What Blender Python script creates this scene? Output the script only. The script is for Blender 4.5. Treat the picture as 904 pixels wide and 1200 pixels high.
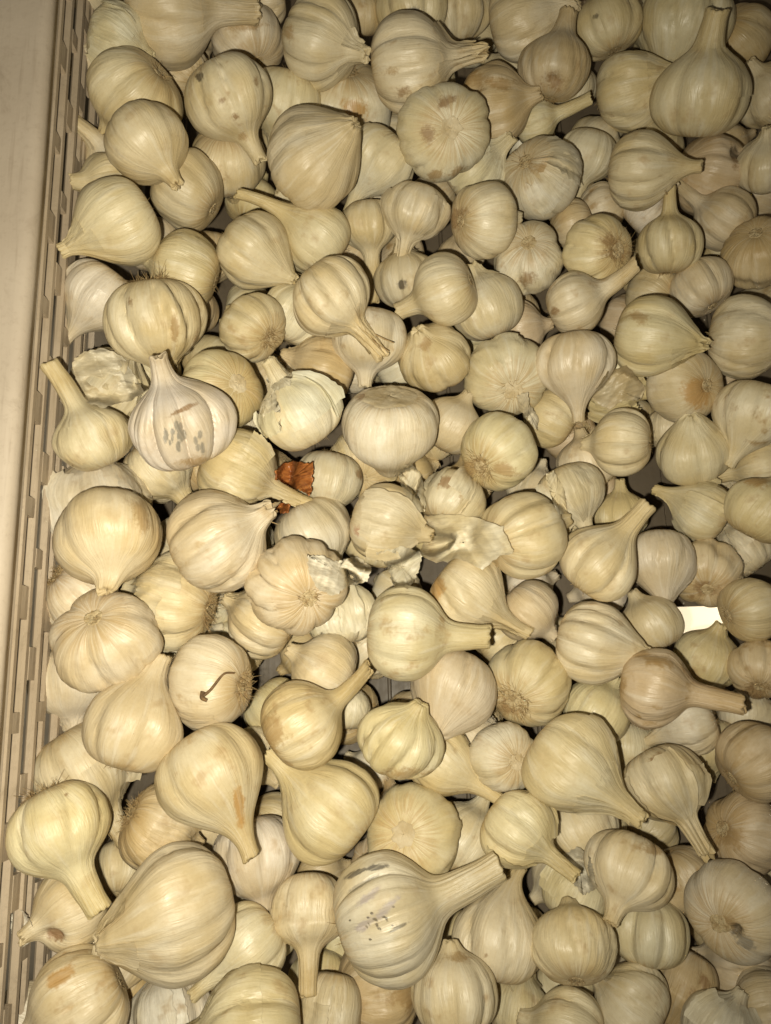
import bpy, math, random
import numpy as np
from mathutils import Vector, Matrix

for o in list(bpy.data.objects):
    bpy.data.objects.remove(o)
scene = bpy.context.scene
COL = scene.collection

# ------------------------------------------------------------------ camera, light, exposure
FPX = 930.0                      # focal length in pixels of the 904 x 1200 photograph
TILT = math.radians(13)
CAM_Z = 0.50
cam_d = bpy.data.cameras.new('camera')
cam = bpy.data.objects.new('camera', cam_d)
COL.objects.link(cam)
cam.location = (0, 0, CAM_Z)
cam.rotation_euler = (TILT, 0, 0)
cam_d.sensor_fit = 'VERTICAL'
cam_d.sensor_height = 36
cam_d.lens = FPX / 1200 * 36
cam_d.clip_start = 0.01
cam_d.clip_end = 50
scene.camera = cam
scene.render.resolution_x, scene.render.resolution_y = 771, 1024

world = bpy.data.worlds.new('World')
scene.world = world
world.use_nodes = True
bg = world.node_tree.nodes['Background']
bg.inputs[0].default_value = (1.0, 0.90, 0.70, 1)
bg.inputs[1].default_value = 0.03

# the phone's flash, a couple of centimetres below and beside the lens
RC = np.array([[1, 0, 0], [0, math.cos(TILT), -math.sin(TILT)], [0, math.sin(TILT), math.cos(TILT)]])
fl_d = bpy.data.lights.new('phone_flash', 'SPOT')
fl_d.energy = 9.3
fl_d.color = (1.0, 0.925, 0.745)
fl_d.shadow_soft_size = 0.0035
fl_d.spot_size = math.radians(138)
fl_d.spot_blend = 1.0
flash = bpy.data.objects.new('phone_flash', fl_d)
COL.objects.link(flash)
flash.location = Vector((0, 0, CAM_Z)) + Vector(RC @ np.array([-0.018, -0.014, 0.0]))
flash.rotation_euler = (TILT + math.radians(5), math.radians(14), 0)

scene.view_settings.view_transform = 'Standard'
scene.view_settings.look = 'None'
scene.view_settings.exposure = 0.0
scene.view_settings.gamma = 1.0
scene.view_settings.use_curve_mapping = False

scene.cycles.max_bounces = 4
scene.cycles.diffuse_bounces = 3
scene.cycles.transparent_max_bounces = 6

# ------------------------------------------------------------------ pixel -> direction, the sloping top of the heap
CAMP = np.array([0, 0, CAM_Z])
SLOPE = math.radians(8)
BED = RC.T @ np.array([math.sin(SLOPE), 0, math.cos(SLOPE)])
D0 = 0.41


def ray(u, v):
    return np.array([(u - 452) / FPX, -(v - 600) / FPX, -1.0])


BEDC = BED @ (ray(452, 600) * D0)


def bed_depth(u, v):
    return BEDC / (BED @ ray(u, v))


def to_world(pc):
    return CAMP + np.asarray(pc) @ RC.T


def to_px(pw):
    pc = (np.asarray(pw) - CAMP) @ RC
    return 452 + FPX * pc[..., 0] / -pc[..., 2], 600 - FPX * pc[..., 1] / -pc[..., 2], -pc[..., 2]


# ------------------------------------------------------------------ node helpers and materials
class NT:
    def __init__(self, name):
        self.m = bpy.data.materials.new(name)
        self.m.use_nodes = True
        self.t = self.m.node_tree
        self.bsdf = self.t.nodes['Principled BSDF']
        self.out = self.t.nodes['Material Output']

    def n(self, typ, **kw):
        nd = self.t.nodes.new(typ)
        for k, v in kw.items():
            setattr(nd, k, v)
        return nd

    def link(self, a, b):
        if isinstance(a, (int, float, tuple, list)):
            b.default_value = a
        else:
            self.t.links.new(a, b)

    def math(self, op, a, b=0.0, c=0.0, clamp=False):
        nd = self.n('ShaderNodeMath', operation=op, use_clamp=clamp)
        self.link(a, nd.inputs[0]); self.link(b, nd.inputs[1]); self.link(c, nd.inputs[2])
        return nd.outputs[0]

    def mix(self, fac, a, b, mode='MIX'):
        nd = self.n('ShaderNodeMix', data_type='RGBA', blend_type=mode)
        self.link(fac, nd.inputs[0])
        for x, s in ((a, nd.inputs[6]), (b, nd.inputs[7])):
            self.link((*x, 1) if isinstance(x, tuple) and len(x) == 3 else x, s)
        return nd.outputs[2]

    def noise(self, vec, scale, detail=3.0, rough=0.5, dist=0.0):
        nd = self.n('ShaderNodeTexNoise')
        self.link(vec, nd.inputs['Vector'])
        nd.inputs['Scale'].default_value = scale
        nd.inputs['Detail'].default_value = detail
        nd.inputs['Roughness'].default_value = rough
        nd.inputs['Distortion'].default_value = dist
        return nd.outputs[0]

    def ramp(self, x, lo, hi, a=0.0, b=1.0, smooth=True):
        nd = self.n('ShaderNodeMapRange')
        if smooth:
            nd.interpolation_type = 'SMOOTHSTEP'
        self.link(x, nd.inputs[0])
        for i, q in enumerate((lo, hi, a, b)):
            nd.inputs[i + 1].default_value = q
        return nd.outputs[0]

    def vmath(self, op, a, b):
        nd = self.n('ShaderNodeVectorMath', operation=op)
        self.link(a, nd.inputs[0]); self.link(b, nd.inputs[1])
        return nd.outputs[0]

    def bump(self, h, strength, dist, normal=None):
        nd = self.n('ShaderNodeBump')
        nd.inputs['Strength'].default_value = strength
        nd.inputs['Distance'].default_value = dist
        self.link(h, nd.inputs['Height'])
        if normal is not None:
            self.link(normal, nd.inputs['Normal'])
        return nd.outputs[0]


def skin_material(name, paper=False):
    """Dry garlic skin: veins running from root to neck, mottling, scuffs; marks come from the mesh."""
    k = NT(name)
    rest = k.n('ShaderNodeAttribute', attribute_name='rest').outputs['Vector']
    seed = k.n('ShaderNodeAttribute', attribute_type='OBJECT', attribute_name='seed').outputs['Fac']
    tone = k.n('ShaderNodeAttribute', attribute_type='OBJECT', attribute_name='tone').outputs['Color']
    dirt = k.n('ShaderNodeAttribute', attribute_type='OBJECT', attribute_name='dirt').outputs['Fac']
    mk = k.n('ShaderNodeAttribute', attribute_name='mark')
    obj = k.n('ShaderNodeTexCoord').outputs['Object']
    cmb = k.n('ShaderNodeCombineXYZ')
    for i in range(3):
        k.link(k.math('MULTIPLY', seed, (37.0, 11.0, 23.0)[i]), cmb.inputs[i])
    off = cmb.outputs[0]
    robj = k.vmath('ADD', k.vmath('MULTIPLY', obj, (45.0, 45.0, 45.0)), off)
    wob = k.n('ShaderNodeTexNoise'); k.link(robj, wob.inputs['Vector']); wob.inputs['Scale'].default_value = 0.9; wob.inputs['Detail'].default_value = 2.0
    wv = k.vmath('MULTIPLY', wob.outputs['Color'], (0.25, 0.25, 0.25))
    rest2 = k.vmath('ADD', rest, wv)
    v1 = k.noise(k.vmath('ADD', k.vmath('MULTIPLY', rest2, (5.5, 5.5, 1.1)), off), 1.0, 2.0, 0.5)
    v2 = k.noise(k.vmath('ADD', k.vmath('MULTIPLY', rest2, (16.0, 16.0, 1.3)), off), 1.0, 3.0, 0.6)
    v3 = k.noise(k.vmath('ADD', k.vmath('MULTIPLY', rest2, (46.0, 46.0, 2.6)), off), 1.0, 1.0, 0.5)
    big = wob.outputs[0]
    mid = k.noise(robj, 2.2, 3.0, 0.6)
    fine = k.noise(robj, 14.0, 3.0, 0.65)
    z = k.n('ShaderNodeSeparateXYZ'); k.link(rest, z.inputs[0]); rz = z.outputs[2]
    # base colour around the bulb's own tone
    col = k.mix(k.ramp(big, 0.36, 0.66), tone, k.mix(1.0, tone, (0.90, 0.84, 0.70), 'MULTIPLY'))
    col = k.mix(k.ramp(v1, 0.50, 0.75, 0.0, 0.36), col, k.mix(0.55, tone, (0.90, 0.88, 0.78)))
    col = k.mix(k.ramp(v2, 0.46, 0.80, 0.0, 0.22), col, k.mix(1.0, tone, (0.82, 0.72, 0.52), 'MULTIPLY'))
    col = k.mix(k.ramp(v3, 0.54, 0.76, 0.0, 0.16), col, k.mix(1.0, tone, (0.74, 0.64, 0.47), 'MULTIPLY'))
    # tan blotches and soil specks
    bl = k.math('MULTIPLY', k.ramp(mid, 0.55, 0.74), k.math('ADD', k.math('MULTIPLY', dirt, 0.95), 0.14))
    col = k.mix(bl, col, (0.40, 0.27, 0.12))
    sp = k.math('MULTIPLY', k.ramp(fine, 0.73, 0.80), 0.55)
    col = k.mix(sp, col, (0.22, 0.13, 0.055))
    # dry tan streaks round the root and on the neck
    rootm = k.math('MULTIPLY', k.ramp(rz, -0.46, -0.70), k.ramp(v2, 0.34, 0.62))
    col = k.mix(k.math('MULTIPLY', rootm, 0.60), col, (0.46, 0.31, 0.13))
    neckm = k.math('MULTIPLY', k.ramp(rz, 0.75, 1.7), k.ramp(v2, 0.30, 0.70, 0.25, 0.8))
    col = k.mix(neckm, col, k.mix(1.0, tone, (0.82, 0.70, 0.44), 'MULTIPLY'))
    # marks: soft mask in the mesh's vertices broken up by noise into ragged patches
    mm = k.math('ADD', mk.outputs['Alpha'], k.math('MULTIPLY', k.math('SUBTRACT', mid, 0.5), 1.9))
    mm = k.math('ADD', mm, k.math('MULTIPLY', k.math('SUBTRACT', fine, 0.5), 1.0))
    mm = k.math('MULTIPLY', k.ramp(mm, 0.25, 0.90), k.ramp(mk.outputs['Alpha'], 0.02, 0.25))
    mcol = k.mix(k.ramp(v2, 0.40, 0.70, 0.0, 0.35), mk.outputs['Color'], col)
    col = k.mix(k.math('MULTIPLY', mm, 0.80), col, mcol)
    col = k.mix(k.ramp(fine, 0.3, 0.7, 0.0, 0.16), col, k.mix(1.0, col, (0.7, 0.62, 0.5), 'MULTIPLY'))
    h = k.math('ADD', k.math('MULTIPLY', v2, 0.75), k.math('MULTIPLY', v1, 0.7))
    h = k.math('ADD', h, k.math('MULTIPLY', v3, 0.13))
    h = k.math('ADD', h, k.math('MULTIPLY', fine, 0.12))
    h = k.math('ADD', h, k.math('MULTIPLY', mid, 0.55))
    nrm = k.bump(h, 0.55, 0.0010)
    b = k.bsdf
    k.link(col, b.inputs['Base Color'])
    k.link(k.ramp(mid, 0.3, 0.7, 0.36, 0.60), b.inputs['Roughness'])
    b.inputs['Specular IOR Level'].default_value = 0.55
    k.link(nrm, b.inputs['Normal'])
    if paper:
        tr = k.n('ShaderNodeBsdfTranslucent')
        k.link(col, tr.inputs['Color']); k.link(nrm, tr.inputs['Normal'])
        tp = k.n('ShaderNodeBsdfTransparent')
        m1 = k.n('ShaderNodeMixShader'); m1.inputs[0].default_value = 0.08
        k.t.links.new(b.outputs[0], m1.inputs[1]); k.t.links.new(tr.outputs[0], m1.inputs[2])
        m2 = k.n('ShaderNodeMixShader'); k.link(k.ramp(v2, 0.35, 0.65, 0.0, 0.14), m2.inputs[0])
        k.t.links.new(m1.outputs[0], m2.inputs[1]); k.t.links.new(tp.outputs[0], m2.inputs[2])
        k.t.links.new(m2.outputs[0], k.out.inputs[0])
    return k.m


def simple_material(name, c1, c2, scale, rough, bump=0.4, bdist=0.0008, spec=0.3, detail=5.0):
    k = NT(name)
    obj = k.n('ShaderNodeTexCoord').outputs['Object']
    a = k.noise(obj, scale, detail, 0.6)
    k.link(k.mix(k.ramp(a, 0.32, 0.68), c1, c2), k.bsdf.inputs['Base Color'])
    k.bsdf.inputs['Roughness'].default_value = rough
    k.bsdf.inputs['Specular IOR Level'].default_value = spec
    k.link(k.bump(k.noise(obj, scale * 3, 4.0, 0.6), bump, bdist), k.bsdf.inputs['Normal'])
    return k.m


def plastic_material(name, c1, c2, dirtc, along=(1, 1, 1)):
    k = NT(name)
    obj = k.n('ShaderNodeTexCoord').outputs['Object']
    st = k.vmath('MULTIPLY', obj, along)
    a = k.noise(obj, 9.0, 4.0, 0.6)
    d = k.noise(obj, 38.0, 5.0, 0.7, 0.5)
    s = k.noise(k.vmath('MULTIPLY', obj, (240.0, 14.0, 240.0)), 1.0, 3.0, 0.6)
    col = k.mix(k.ramp(a, 0.3, 0.7), c1, c2)
    col = k.mix(k.ramp(d, 0.54, 0.80, 0.0, 0.55), col, dirtc)
    col = k.mix(k.ramp(k.noise(obj, 300.0, 3.0, 0.7), 0.5, 0.75, 0.0, 0.18), col, dirtc)
    col = k.mix(k.ramp(s, 0.55, 0.75, 0.0, 0.35), col, dirtc)
    sp = k.noise(obj, 150.0, 2.0, 0.5)
    col = k.mix(k.ramp(sp, 0.74, 0.80, 0.0, 0.8), col, (0.75, 0.68, 0.55))
    col = k.mix(k.ramp(k.noise(obj, 110.0, 2.0, 0.5), 0.74, 0.80, 0.0, 0.8), col, (0.10, 0.06, 0.03))
    k.link(col, k.bsdf.inputs['Base Color'])
    k.link(k.ramp(d, 0.3, 0.7, 0.42, 0.62), k.bsdf.inputs['Roughness'])
    k.bsdf.inputs['Specular IOR Level'].default_value = 0.35
    h = k.math('ADD', k.math('MULTIPLY', s, 0.5), k.math('MULTIPLY', k.noise(obj, 120.0, 5.0, 0.6), 0.6))
    k.link(k.bump(h, 0.5, 0.0008), k.bsdf.inputs['Normal'])
    return k.m


M_SKIN = skin_material('garlic skin')
M_PAPER = skin_material('papery garlic skin', True)
M_CUT = simple_material('cut root face', (0.62, 0.53, 0.36), (0.46, 0.36, 0.20), 90.0, 0.8, 0.6, 0.0008)
M_ROOT = simple_material('dry root plate', (0.60, 0.49, 0.29), (0.38, 0.27, 0.13), 260.0, 0.8, 0.9, 0.0012)
M_HAIR = simple_material('dry root hairs', (0.50, 0.37, 0.18), (0.26, 0.16, 0.07), 300.0, 0.7, 0.2)
M_TWIG = simple_material('dry brown stalk', (0.20, 0.12, 0.05), (0.10, 0.06, 0.03), 400.0, 0.7, 0.4)
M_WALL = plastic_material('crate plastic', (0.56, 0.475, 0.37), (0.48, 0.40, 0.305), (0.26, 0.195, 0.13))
M_RAIL = plastic_material('dirty crate lattice', (0.50, 0.41, 0.30), (0.38, 0.30, 0.205), (0.13, 0.09, 0.05))
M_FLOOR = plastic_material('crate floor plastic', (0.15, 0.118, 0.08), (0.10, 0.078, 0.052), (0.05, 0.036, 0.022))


def onion_material():
    k = NT('copper onion skin')
    obj = k.n('ShaderNodeTexCoord').outputs['Object']
    a = k.noise(k.vmath('MULTIPLY', obj, (160.0, 700.0, 160.0)), 1.0, 4.0, 0.6)
    b2 = k.noise(obj, 130.0, 4.0, 0.6)
    col = k.mix(k.ramp(a, 0.35, 0.65), (0.42, 0.155, 0.04), (0.22, 0.068, 0.018))
    col = k.mix(k.ramp(b2, 0.58, 0.72, 0.0, 0.7), col, (0.62, 0.30, 0.09))
    k.link(col, k.bsdf.inputs['Base Color'])
    k.bsdf.inputs['Roughness'].default_value = 0.28
    k.link(k.bump(k.math('ADD', a, b2), 0.22, 0.0006), k.bsdf.inputs['Normal'])
    return k.m


M_ONION = onion_material()


def ground_material():
    k = NT('pale tiled ground')
    obj = k.n('ShaderNodeTexCoord').outputs['Object']
    k.link(k.mix(k.ramp(k.noise(obj, 30.0), 0.4, 0.6), (0.62, 0.54, 0.40), (0.54, 0.46, 0.33)), k.bsdf.inputs['Base Color'])
    k.bsdf.inputs['Roughness'].default_value = 0.6
    return k.m


# ------------------------------------------------------------------ mesh helpers
def quad_mesh(name, P, F, smooth=True, normals=None):
    me = bpy.data.meshes.new(name)
    P = np.ascontiguousarray(P, dtype=np.float32); F = np.ascontiguousarray(F, dtype=np.int32)
    me.vertices.add(len(P)); me.vertices.foreach_set('co', P.ravel())
    nf, kf = F.shape
    me.loops.add(nf * kf); me.loops.foreach_set('vertex_index', F.ravel())
    me.polygons.add(nf)
    me.polygons.foreach_set('loop_start', np.arange(0, nf * kf, kf, dtype=np.int32))
    me.polygons.foreach_set('loop_total', np.full(nf, kf, dtype=np.int32))
    me.polygons.foreach_set('use_smooth', np.full(nf, smooth, dtype=bool))
    me.update(calc_edges=True)
    if normals is not None:
        me.normals_split_custom_set_from_vertices(normals.tolist())
    return me


def attr(me, name, typ, data):
    a = me.attributes.new(name, typ, 'POINT')
    a.data.foreach_set('vector' if typ == 'FLOAT_VECTOR' else 'color', np.ascontiguousarray(data, dtype=np.float32).ravel())


def link(name, me, mat, parent=None):
    o = bpy.data.objects.new(name, me)
    COL.objects.link(o)
    if me is not None and mat is not None and not me.materials:
        me.materials.append(mat)
    if parent is not None:
        o.parent = parent
    return o


def tag(o, label, cat, group=None, kind=None):
    if label: o['label'] = label
    if cat: o['category'] = cat
    if group: o['group'] = group
    if kind: o['kind'] = kind


def grid_faces(nv, nu, wrap):
    i, j = np.meshgrid(np.arange(nv - 1), np.arange(nu if wrap else nu - 1), indexing='ij')
    j2 = (j + 1) % nu
    return np.stack([i * nu + j, i * nu + j2, (i + 1) * nu + j2, (i + 1) * nu + j], -1).reshape(-1, 4)


def box_mesh(name, lo, hi, bev=0.0008):
    """A box with chamfered long edges (8-sided section along its longest side)."""
    lo = np.array(lo, float); hi = np.array(hi, float)
    ax = int(np.argmax(hi - lo)); b, c = [q for q in range(3) if q != ax]
    bv = min(bev, 0.3 * (hi - lo)[b], 0.3 * (hi - lo)[c])
    sec = []
    for sb, sc, first in ((0, 0, 0), (1, 0, 1), (1, 1, 0), (0, 1, 1)):
        xb = hi[b] if sb else lo[b]; xc = hi[c] if sc else lo[c]
        p1 = (xb + (bv if not sb else -bv), xc); p2 = (xb, xc + (bv if not sc else -bv))
        sec += [p2, p1] if not first else [p1, p2]
    P = np.zeros((2, 8, 3))
    for e in range(2):
        P[e, :, ax] = hi[ax] if e else lo[ax]
        for q, (pb, pc) in enumerate(sec):
            P[e, q, b] = pb; P[e, q, c] = pc
    me = bpy.data.meshes.new(name)
    faces = [[q, (q + 1) % 8, 8 + (q + 1) % 8, 8 + q] for q in range(8)] + [list(range(8))[::-1], list(range(8, 16))]
    me.from_pydata(P.reshape(-1, 3).tolist(), [], faces)
    me.update()
    return me


def tube(pts, radii, sides=5):
    pts = np.asarray(pts, float); n = len(pts)
    tang = np.gradient(pts, axis=0); tang /= np.linalg.norm(tang, axis=1, keepdims=True) + 1e-12
    ref = np.array([0.31, 0.52, 0.79])
    s = np.cross(tang, ref); s /= np.linalg.norm(s, axis=1, keepdims=True) + 1e-12
    t2 = np.cross(tang, s)
    th = np.linspace(0, 2 * np.pi, sides, endpoint=False)
    P = pts[:, None, :] + np.asarray(radii)[:, None, None] * (np.cos(th)[None, :, None] * s[:, None, :] + np.sin(th)[None, :, None] * t2[:, None, :])
    return P.reshape(-1, 3), grid_faces(n, sides, True)


def tubes_mesh(name, lst):
    Ps, Fs, o = [], [], 0
    for P, F in lst:
        Ps.append(P); Fs.append(F + o); o += len(P)
    return quad_mesh(name, np.concatenate(Ps), np.concatenate(Fs))

# ------------------------------------------------------------------ ground, crate
M_GROUND = ground_material()
g = link('ground', quad_mesh('ground', [(-3, -3, -0.05), (3, -3, -0.05), (3, 3, -0.05), (-3, 3, -0.05)], [[0, 1, 2, 3]], False), M_GROUND)
tag(g, 'pale ground showing through the hole in the crate floor', 'ground', kind='structure')

YAW = math.radians(1.7)
WALL_X0, WALL_Y0 = -0.164, 0.05
Y0, Y1, XW = -0.27, 0.50, 0.52           # crate frame: along the wall, across the crate
RIM_Z = 0.161
crate = link('crate', None, None)
crate.location = (WALL_X0, WALL_Y0, 0)
crate.rotation_euler = (0, 0, YAW)
tag(crate, 'dirty beige plastic crate with a broad smooth rim and slotted wall', 'crate')


def crate_xy(pw):
    q = Matrix.Rotation(-YAW, 3, 'Z') @ (Vector(pw) - Vector((WALL_X0, WALL_Y0, 0)))
    return q


def sweep(name, sec, y0, y1, n=60, amp=0.0006, seed=1):
    rg = np.random.default_rng(seed)
    ys = np.linspace(y0, y1, n)
    sec = np.array(sec)
    P = np.zeros((n, len(sec), 3))
    w = sum(rg.normal() * np.sin(ys * q * 9 + rg.uniform(0, 6)) / q for q in range(1, 6))
    P[:, :, 0] = sec[None, :, 0] + amp * w[:, None]
    P[:, :, 1] = ys[:, None]
    P[:, :, 2] = sec[None, :, 1] + 0.5 * amp * w[::-1, None]
    F = grid_faces(n, len(sec), True)
    return quad_mesh(name, P.reshape(-1, 3), F, False)


def rim_section(sx, x0):
    pts = [(0.0, RIM_Z - 0.010), (0.0, RIM_Z - 0.0045), (-0.0010, RIM_Z - 0.002), (-0.003, RIM_Z - 0.0005), (-0.006, RIM_Z), (-0.03, RIM_Z + 0.0004),
           (-0.062, RIM_Z), (-0.066, RIM_Z - 0.003), (-0.066, RIM_Z - 0.03), (-0.063, RIM_Z - 0.03), (-0.063, RIM_Z - 0.006), (-0.006, RIM_Z - 0.006), (-0.004, RIM_Z - 0.010)]
    return [(x0 + sx * a, b) for a, b in pts]


def smooth_all(o):
    o.data.polygons.foreach_set('use_smooth', np.ones(len(o.data.polygons), dtype=bool))
    return o


rim = smooth_all(link('rim', sweep('rim', rim_section(1, 0.0), Y0, Y1), M_WALL, crate))
rim2 = smooth_all(link('rim', sweep('rim', rim_section(-1, XW), Y0, Y1, seed=4), M_WALL, crate))
# long slotted wall beside the heap: rails with short webs between them
ROWS = [0.145, 0.1325, 0.120, 0.1075, 0.095, 0.0825]
RH = 0.0052
wall = link('side_wall', box_mesh('side_wall', (-0.0035, Y0, 0.002), (0.0003, Y1, ROWS[-1] - RH - 0.0005)), M_WALL, crate)
rail_me = [box_mesh('rail', (-0.0040, Y0, -RH / 2), (0.0, Y1, RH / 2), 0.0012)]
for i, z in enumerate(ROWS):
    o = link('rail', rail_me[0], M_RAIL, wall)
    o.location = (-0.0004 * i if i % 2 else 0.0002 * i, 0, z)
WP = 0.049
web_me = [box_mesh('web', (-0.0036, -0.0045, -(0.0125 - RH) / 2 - 0.0006), (-0.0006, 0.0045, (0.0125 - RH) / 2 + 0.0006), 0.0008),
          box_mesh('web', (-0.0036, -0.0075, -(0.0125 - RH) / 2 - 0.0006), (-0.0006, 0.0075, (0.0125 - RH) / 2 + 0.0006), 0.0008)]
for i, z in enumerate(ROWS[:-1]):
    y = Y0 + 0.012 + (i % 2) * WP * 0.45
    q = 0
    while y < Y1 - 0.01:
        o = link('web', web_me[(i + q) % 2], M_RAIL, wall)
        o.location = (0, y, z - 0.00625)
        y += WP * (1 + 0.10 * math.sin(q * 2.1 + i)); q += 1
# rail under the rim closes the top row
o = link('rail', box_mesh('rail', (-0.0036, Y0, RIM_Z - 0.0130), (-0.0004, Y1, RIM_Z - 0.0098), 0.0006), M_WALL, wall)
# the other walls, outside the frame
link('side_wall', box_mesh('side_wall', (XW, Y0, 0.002), (XW + 0.004, Y1, RIM_Z - 0.0102)), M_WALL, crate)
link('end_wall', box_mesh('end_wall', (0.001, Y1 + 0.0005, 0.002), (XW, Y1 + 0.0045, RIM_Z)), M_WALL, crate)
link('end_wall', box_mesh('end_wall', (0.001, Y0 - 0.0045, 0.002), (XW, Y0 - 0.0005, RIM_Z)), M_WALL, crate)

# floor with one open slot; ribs on top
_d = RC @ ray(822, 723)
HOLE = crate_xy(CAMP + _d * (CAM_Z / -_d[2]))
hx0, hx1, hy0, hy1 = HOLE.x - 0.015, HOLE.x + 0.016, HOLE.y - 0.010, HOLE.y + 0.007
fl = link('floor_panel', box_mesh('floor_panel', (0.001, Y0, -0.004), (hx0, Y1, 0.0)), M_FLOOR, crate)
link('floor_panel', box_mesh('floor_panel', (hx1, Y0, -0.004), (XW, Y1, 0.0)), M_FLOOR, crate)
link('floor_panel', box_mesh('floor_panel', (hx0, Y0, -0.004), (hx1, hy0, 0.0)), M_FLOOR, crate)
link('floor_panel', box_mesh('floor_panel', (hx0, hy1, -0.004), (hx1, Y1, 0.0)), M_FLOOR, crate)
for x in np.arange(0.03, XW, 0.045):
    if hx0 - 0.006 < x < hx1 + 0.006:
        continue
    o = link('floor_rib', box_mesh('floor_rib', (x - 0.0012, Y0 + 0.001, 0.0005), (x + 0.0012, Y1 - 0.001, 0.005)), M_FLOOR, crate)
for x, y in ((0.02, Y0 + 0.02), (XW - 0.02, Y0 + 0.02), (0.02, Y1 - 0.02), (XW - 0.02, Y1 - 0.02)):
    link('foot', box_mesh('foot', (x - 0.012, y - 0.012, -0.0495), (x + 0.012, y + 0.012, -0.0045)), M_FLOOR, crate)
# added low light, no known source: brightens the ground showing through the slot
ud = bpy.data.lights.new('added_ground_light', 'SPOT')
ud.energy = 110; ud.color = (1.0, 0.95, 0.84); ud.spot_size = math.radians(34); ud.spot_blend = 0.4; ud.shadow_soft_size = 0.01
ul = bpy.data.objects.new('added_ground_light', ud); COL.objects.link(ul)
hw = crate.matrix_basis @ Vector((HOLE.x, HOLE.y, -0.05))
ul.location = (hw.x + 0.42, hw.y, -0.012)
ul.rotation_euler = (hw - ul.location).to_track_quat('-Z', 'Y').to_euler()


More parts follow.
